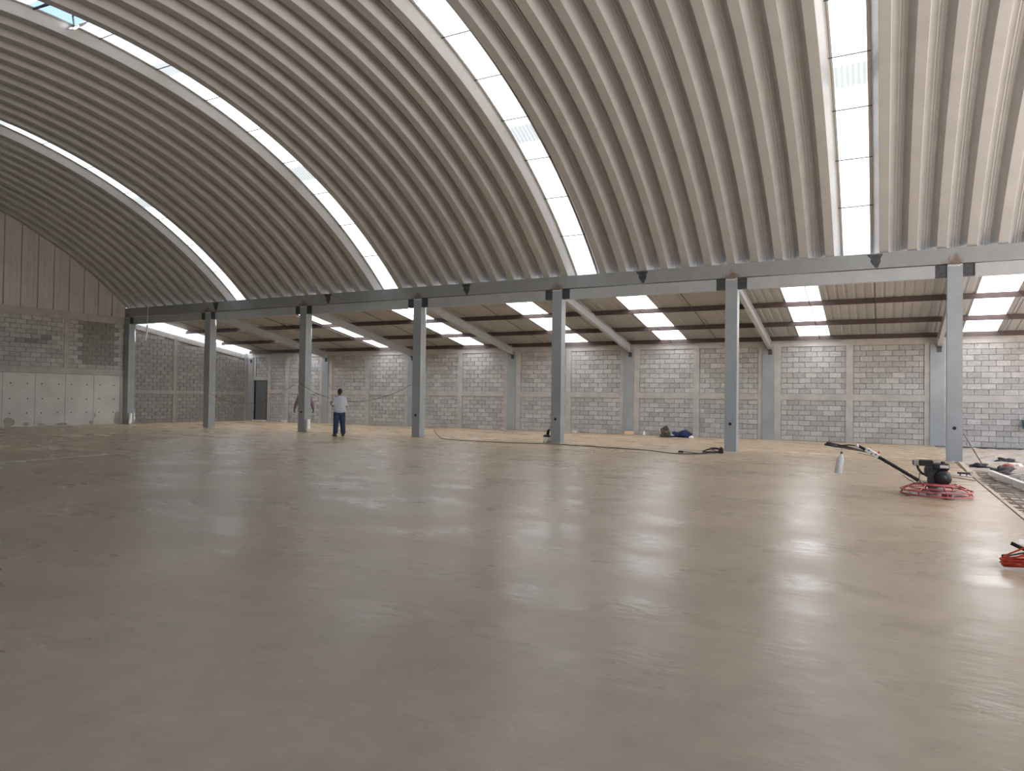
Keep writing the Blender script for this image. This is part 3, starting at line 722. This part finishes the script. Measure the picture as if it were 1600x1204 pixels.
b = MB(); b.sweep([pv(-.19, .645), pv(-.36, .735)], .022, 8); b.build('pitch_crank', MT['black'], t, True)
b = MB(); b.sweep([pv(-.35, .715), pv(-.385, .755)], .026, 8); b.build('crank_bracket', MT['alu'], t, True)
b = MB(); b.sweep([pv(-.40, .735), pv(-.50, .742), pv(-.60, .728)], .011, 6); b.build('throttle_lever', MT['black'], t, True)
b = MB(); b.sweep([pv(-.07, .63), pv(-.045, .648)], .016, 8); b.build('stop_button', MT['redbtn'], t, True)
b = MB(); b.sweep([pv(-.36, .62), pv(-.26, .60), pv(-.14, .575), pv(-.05, .53)], .004, 5); b.build('cable', MT['rubber'], t); b = MB(); b.sweep([pv(.28, .30), pv(.36, .235), pv(.44, .19), pv(.52, .17)], .005, 5); b.build('cable', MT['rubber'], t)
# water bottle hung under the handlebars on a cord
bo = thing('water_bottle', 'clear plastic bottle of water hanging under the handle of the power trowel', 'bottle', (-.655, 12.90, .27), 0)
bo.rotation_euler = (0, math.radians(9), 0)
b = MB(); b.lathe([(.045, 0), (.056, .008), (.058, .03), (.056, .08), (.058, .085), (.056, .13), (.058, .20), (.055, .235), (.038, .285), (.018, .31), (.016, .335)], 20); b.build('bottle_body', MT['bottle'], bo, True)
b = MB(); b.lathe([(.019, .332), (.019, .358), (.015, .362)], 14); b.build('bottle_cap', MT['engine'], bo)
b = MB(); b.sweep([(0, 0, .36), (-.005, .004, .40), (-.02, -.0, .452)], .003, 5); b.build('cord', MT['rubber'], bo)

# ================================================================== red bundle at the right edge
t = thing('cable_bundle', 'bundle of red orange cable loops with black plug, cut by the right edge', 'cable', (1.12, 7.62, 0))
rc = random.Random(9)
for k in range(10):
    z = .014 + .014 * (k % 6) + rc.uniform(0, .006); y0 = rc.uniform(-.13, .13); L1 = rc.uniform(.16, .21); L2 = rc.uniform(.2, .3); w = rc.uniform(.025, .05)
    hz = .02 + .13 * rc.random(); pts = []
    for q in range(20):
        a = 2 * math.pi * q / 20; x = math.cos(a); xx = x * (L1 if x < 0 else L2)
        zz = z + hz * max(0, 1 - abs(xx - .02) / .22) * (1 if math.sin(a) > 0 else .45)
        pts.append((xx, y0 * (1 + .5 * x) + w * math.sin(a), max(.012, zz)))
    MB().sweep(pts, .007, 6, closed=True).build('cable_loop', MT['orange'], t, True)
b = MB(); b.sweep([(-.18, .0, .098), (-.13, .01, .105)], .016, 8); b.sweep([(-.13, .01, .105), (-.03, .03, .135), (.06, .04, .15)], .007, 6); b.build('plug', MT['rubber'], t, True)
tb = MB(); tb.sweep([(-.11, .03, .215), (.02, .02, .155), (.22, 0, .115)], .017, 8)
o = tb.build('hose_piece', MT['rubber'], None, True); o.location = (1.12, 7.62, 0); tag(o, 'short black tube lying across the red cable bundle', 'tube')
b = MB(); b.add([(-.05, .06, .205), (.25, .03, .16), (.25, .28, .18), (-.02, .26, .22), (-.05, .06, .209), (.25, .03, .164), (.25, .28, .184), (-.02, .26, .224)],
    [(0, 3, 2, 1), (4, 5, 6, 7), (0, 1, 5, 4), (1, 2, 6, 5), (2, 3, 7, 6), (3, 0, 4, 7)])
o = b.build('plastic_panel', MT['alu']); o.location = (1.12, 7.62, 0); tag(o, 'pale flat panel resting on the red cable bundle at the right edge', 'panel')

# ================================================================== cords, pipes and small things
def cable(name, pts, r, m, label, cat, sub=6):
    P = [Vector(p) for p in pts]; out = []
    for i in range(len(P) - 1):
        a, b_, c, d = P[max(i - 1, 0)], P[i], P[i + 1], P[min(i + 2, len(P) - 1)]
        for k in range(sub):
            u = k / sub; out.append(.5 * ((2 * b_) + (c - a) * u + (2 * a - 5 * b_ + 4 * c - d) * u * u + (3 * b_ - a - 3 * c + d) * u ** 3))
    out.append(P[-1]); o = MB().sweep(out, r, 6).build(name, m, None, True); return tag(o, label, cat)
xs = [(-17.77, 26.51), (-15.81, 23.73), (-14.5, 21.95), (-13.44, 20.61), (-12.77, 20.3), (-12.22, 20.22), (-10.9, 20.1), (-10.11, 20.26), (-9.18, 20.40), (-8.23, 20.24), (-7.36, 20.05), (-5.97, 19.67), (-5.16, 19.05), (-4.74, 18.97), (-4.32, 19.29)]
pts = [(x, y, .012) for x, y in xs]
for k in range(25):
    a = -1.6 + k / 24 * 2 * math.pi * 2.6; pts.append((-4.22 + .22 * math.cos(a), 20.1 + .48 * math.sin(a), .02 + .016 * (k // 9) + .05 * max(0, math.sin(a))))
pts += [(-4.1, 20.0, .05), (-4.0, 19.95, .05)]
o = cable('extension_cord', pts, .011, MT['rubber'], 'long black extension cord across the floor, coiled near the second column from the right', 'cord')
b = MB(); b.box(-.06, .06, -.05, .05, 0, .13); b.lathe([(.035, .13), (.035, .17)], 10); q = bevel(b.build('socket_box', MT['rubber'], None), .01); q.location = (-3.93, 19.95, 0); tag(q, 'small black socket box at the end of the coiled black cord', 'socket')
o = cable('extension_cord', [(-4.85, 19.47, .03), (-4.64, 19.49, .014), (-4.44, 19.39, .012), (-4.22, 19.53, .014)], .010, MT['rubber'], 'short end of black cord with a plug, left of the coil on the floor', 'cord')
b = MB(); b.sweep([(-.08, 0, .03), (.05, 0, .03)], [.024, .028], 8); q = b.build('plug', MT['rubber'], o, True); q.location = (-4.9, 19.46, 0)
yc = D - .045
cable('hanging_cable', [(-20.47, yc, 1.99), (-20.0, yc, 1.72), (-19.32, yc, 1.47), (-18.22, yc, 1.25), (-16.99, yc, 1.27), (-15.9, yc, 1.52), (-15.05, yc, 1.86)], .008, MT['cable'], 'thin dark cable sagging behind the man in the white shirt, between two columns', 'cable')
cable('hanging_cable', [(-25.95, yc, 1.62), (-25.16, yc, 1.34), (-24.2, yc, 1.12), (-23.0, yc, 1.08), (-21.9, yc, 1.32), (-21.1, yc, 1.66), (-20.49, yc, 1.96)], .006, MT['cable'], 'thin dark cable sagging between the second and third front columns from the left', 'cable')
# white drain pipes at two column feet
dp = MB(); dp.sweep([(0, 0, .50), (0, 0, .20), (.015, -.015, .12), (.055, -.05, .065), (.12, -.10, .058)], [.072, .072, .074, .074, .072], 12); dp.sweep([(0, 0, .14), (0, 0, .20)], .079, 12); dpm = dp.mesh('drain_pipe', MT['white'], True)
o = inst('drain_pipe', dpm, None, (X0 + .415, D + .1, 0)); tag(o, 'white drain pipe elbow at the foot of the corner column by the gable wall', 'pipe', 'white drain pipes at the column feet')
o = inst('drain_pipe', dpm, None, (-20.03, D + .07, 0)); tag(o, 'white drain pipe elbow at the foot of the column hiding a man', 'pipe', 'white drain pipes at the column feet')
# white strip hanging from the eave at the left
t = thing('hanging_strip', 'thin white line hanging from the eave beam left, thicker at its lower end', 'strip', (-29.76, D - .03, 0))
MB().sweep([(0, 0, 5.42), (-.02, 0, 4.9), (-.03, 0, 4.5)], .010, 6).build('line', MT['white'], t)
MB().sweep([(-.03, 0, 4.55), (-.05, .01, 4.2), (-.10, .0, 4.02), (-.11, 0, 3.84)], .035, 8).build('lower_end', MT['white'], t, True)
# black and white canister beside a column
t = thing('canister', 'small white canister with black lid and tall black handle, beside a column foot', 'canister', (-9.77, 21.2, 0))
b = MB(); b.lathe([(.085, 0), (.10, .02), (.11, .10), (.11, .19)], 18); b.build('tank', MT['white'], t, True)
b = MB(); b.lathe([(.118, .185), (.122, .20), (.122, .225), (.09, .25), (.05, .27)], 18); b.build('lid', MT['black'], t, True)
b = MB(); b.sweep([(.03, 0, .24), (.05, 0, .38), (.09, 0, .44)], [.05, .045, .03], 10); b.build('motor_head', MT['black'], t, True)
b = MB(); b.sweep([(.13, 0, .02), (.155, 0, .25), (.13, 0, .50), (.06, 0, .50)], .013, 8); b.build('handle', MT['black'], t, True)
for a in (0.4, 2.0, 3.6, 5.2):
    b = MB(); b.ball((.1 * math.cos(a), .1 * math.sin(a), .02), .022, .022, .02, 8, 6); b.build('wheel', MT['rubber'], t)
# bag, blue cloth and bits along the back wall
def lump(rx, ry, rz, seed, n=22, m=12, rough=.25):
    r = random.Random(seed); b = MB(); b.ball((0, 0, 0), 1, 1, 1, n, m); out = []
    ph = [r.uniform(0, 6) for _ in range(6)]
    for (x, y, z) in b.v:
        k = 1 + rough * (.5 * math.sin(3 * x + ph[0]) * math.cos(2.3 * y + ph[1]) + .4 * math.sin(5 * z + 4 * y + ph[2]) + .3 * math.sin(7 * x - 5 * y + ph[3]))
        out.append((x * rx * k, y * ry * k, max(z, -.15) * rz * k + rz * .15))
    jit = [r.uniform(1 - .22 * rough, 1 + .22 * rough) for _ in out]
    b.v = [(x * k, y * k, max(z * k, 0)) for (x, y, z), k in zip(out, jit)]; return b
t = thing('bag', 'brown patterned bag slumped on the floor against the block wall', 'bag', (-7.62, 27.7, 0))
bl = lump(.21, .17, .25, 4, rough=.5); b2 = lump(.15, .13, .17, 5, rough=.6); bl.add([(x - .03, y, z + .14) for x, y, z in b2.v], b2.f); bo_ = bl.build('bag_body', MT['camo'], t); rm_ = bo_.modifiers.new('merge', 'REMESH'); rm_.mode = 'VOXEL'; rm_.voxel_size = .018
b = MB(); b.sweep([(-.12, -.10, .20), (-.15, -.14, .30), (-.03, -.13, .36), (.08, -.11, .26)], .014, 6); b.build('strap', MT['rubber'], t, True)
b = lump(.27, .18, .045, 8); o = b.build('dark_cloth', MT['vest'], None, True); o.location = (-7.45, 27.2, 0); tag(o, 'flat dark cloth on the floor in front of the patterned bag', 'cloth')
b = lump(.33, .20, .17, 12, rough=.8); o = b.build('blue_cloth', MT['blue'], None, True); o.location = (-6.95, 27.6, 0); tag(o, 'crumpled dark blue cloth on the floor right of the patterned bag', 'cloth')
b = lump(.09, .07, .07, 15); o = b.build('white_rag', MT['white'], None, True); o.location = (-6.50, 27.30, .0); tag(o, 'small white rag at the right end of the blue cloth', 'rag')
b = MB(); b.box(-.2, .2, -.08, .08, 0, .15); o = bevel(b.build('foam_block', MT['foam']), .02, 2); o.location = (-9.2, 28.0, 0); o.rotation_euler = (0, 0, .1); tag(o, 'yellowish foam block on the floor at the foot of a wall post', 'block')
b = MB(); b.lathe([(.035, 0), (.045, .04), (.038, .12), (.018, .16), (.018, .19)], 12); o = b.build('white_bottle', MT['white'], None, True); o.location = (-8.56, 27.95, 0); tag(o, 'little white bottle standing by the block wall left of the patterned bag', 'bottle')
b = MB(); b.box(-.16, .16, -.06, .06, 0, .09); o = bevel(b.build('white_offcut', MT['white']), .01); o.location = (-28.3, 27.95, 0); tag(o, 'white offcut on the floor by the wall, right of the dark door', 'offcut')
for k, (x, y, a, l_) in enumerate([(-11.6, 27.9, .2, 'grey rubble lump at the wall left of the fifth front column'), (-15.05, 27.95, .1, 'dark rubble lump at the foot of a wall post near the middle')]):
    b = lump(.16, .09, .08, 20 + k); o = b.build('rubble', MT['dirt'], None, True); o.location = (x, y, 0); tag(o, l_, 'rubble')

# ================================================================== unpoured strip at the right: form boards, bars, debris
def board(name, p0, p1, w, z0, z1, m, label, group=None):
    p0, p1 = Vector((*p0, 0)), Vector((*p1, 0)); d = p1 - p0; b = MB(); b.box(0, d.length, -w / 2, w / 2, z0, z1); o = bevel(b.build(name, m), .004)
    o.location = p0; o.rotation_euler = (0, 0, math.atan2(d.y, d.x)); return tag(o, label, 'board', group)
board('form_board', (1.70, 20.62), (1.63, 17.75), .10, -.12, .02, MT['wood'], 'pale form board edging the slab, farthest, nearest the column')
board('form_board', (1.61, 17.55), (1.595, 15.1), .05, -.12, .008, MT['wood_d'], 'grey form board edging the slab, second from the column, beside the trowel')
board('form_board', (1.60, 15.0), (1.60, 12.95), .06, -.12, .016, MT['wood'], 'pale form board edging the slab, third from the column')
board('form_board', (1.60, 12.85), (1.60, 9.2), .06, -.12, .012, MT['wood'], 'pale form board edging the slab, nearest, cut by the right edge')
o = board('straightedge', (2.01, 17.95), (2.35, 14.0), .09, -.045, .055, MT['alu'], 'long pale straightedge lying beside the rebar, cut by the right edge'); o['category'] = 'straightedge'
t = thing('rebar_mat', 'mat of dark reinforcing bars over the unpoured strip beside the slab', 'rebar', (0, 0, 0)); rr = random.Random(4)
bmsh = MB().sweep([(0, 0, 0), (.35, .02, .004), (.7, 0, .012), (1.05, -.015, 0)], .0075, 6).mesh('cross_bar', MT['rebar'], True)
for k in range(54):
    y = 9.3 + k * .195 + rr.uniform(-.05, .05); inst('cross_bar', bmsh, t, ((1.72 if y < 17.5 else 1.84) + rr.uniform(-.02, .04), y, -.085 + rr.uniform(-.01, .02)), (0, rr.uniform(0, .02), rr.uniform(-.14, .14)))
for k in range(6):
    x = 1.84 + k * .17; MB().sweep([(x, 9, -.095), (x + rr.uniform(-.03, .03), 13, -.09), (x, 16, -.095), (x + .02, 19.7, -.09)], .011, 6).build('long_bar', MT['rebar'], t, True)
b = lump(.20, .20, .07, 31, rough=.8); o = b.build('black_plastic', MT['rubber'], None, True); o.location = (2.02, 20.15, -.07); tag(o, 'heap of crumpled black plastic by the foot of the nearest column', 'plastic')
b = lump(.18, .22, .10, 33, rough=.8); o = b.build('grey_tarp', MT['greyplastic'], None, True); o.location = (2.30, 18.75, -.045); tag(o, 'grey crumpled sheet heaped at the end of the straightedge', 'tarp')
b = lump(.17, .14, .07, 37, rough=.8); o = b.build('dark_rubbish', MT['rubber'], None, True); o.location = (2.85, 22.4, -.05); tag(o, 'dark scrap on the dirt near the back, right of the leaning stick', 'scrap')
b = lump(.12, .1, .09, 39); o = b.build('red_scrap', MT['red'], None, True); o.location = (2.66, 20.6, -.07); tag(o, 'small red scrap on the dirt right of the grey sheet', 'scrap')
b = lump(.08, .08, .08, 41); o = b.build('pale_scrap', MT['white'], None, True); o.location = (2.9, 20.75, -.06); tag(o, 'small pale scrap beside the red one', 'scrap')
b = MB(); b.sweep([(1.80, D + .10, .70), (2.18, 20.66, -.08)], .018, 8); o = b.build('stick', MT['wood_d'], None, True); tag(o, 'thin wooden stick leaning on the nearest grey column', 'stick')
t = thing('hand_float', 'hand float with dark handle lying at the slab edge behind the trowel', 'float', (1.42, 16.75, 0), -.25)
b = MB(); b.box(-.17, .17, -.06, .06, 0.003, .012); b.build('float_blade', MT['alu'], t)
b = MB(); b.sweep([(-.05, 0, .012), (-.05, 0, .055)], .01, 6); b.sweep([(.06, 0, .012), (.06, 0, .055)], .01, 6); b.sweep([(-.10, 0, .062), (.12, 0, .062)], [.016, .02], 8); b.build('float_handle', MT['rubber'], t, True)
b = MB(); b.sweep([(1.18, 16.35, .012), (1.54, 15.8, .012)], .008, 6); o = b.build('thin_rod', MT['rebar'], None, True); tag(o, 'thin bare rod on the slab in front of the hand float', 'rod')
b = MB(); b.lathe([(.11, 0), (.13, .02), (.15, .26), (.155, .28), (.145, .285)], 18); o = t = thing('bucket', 'teal bucket hung on the block wall, cut by the right edge', 'bucket', (4.14, 28.1, .66)); b.build('bucket_body', MT['teal'], o, True)
bk = MB(); bk.sweep([(-.15, 0, .26), (-.12, -.02, .36), (0, -.03, .41), (.12, -.02, .36), (.15, 0, .26)], .006, 6); bk.build('bail_handle', MT['steel'], o)
b = MB(); b.sweep([(0, .0, .40), (0, .2, .40)], .01, 6); b.build('nail', MT['bare'], o)
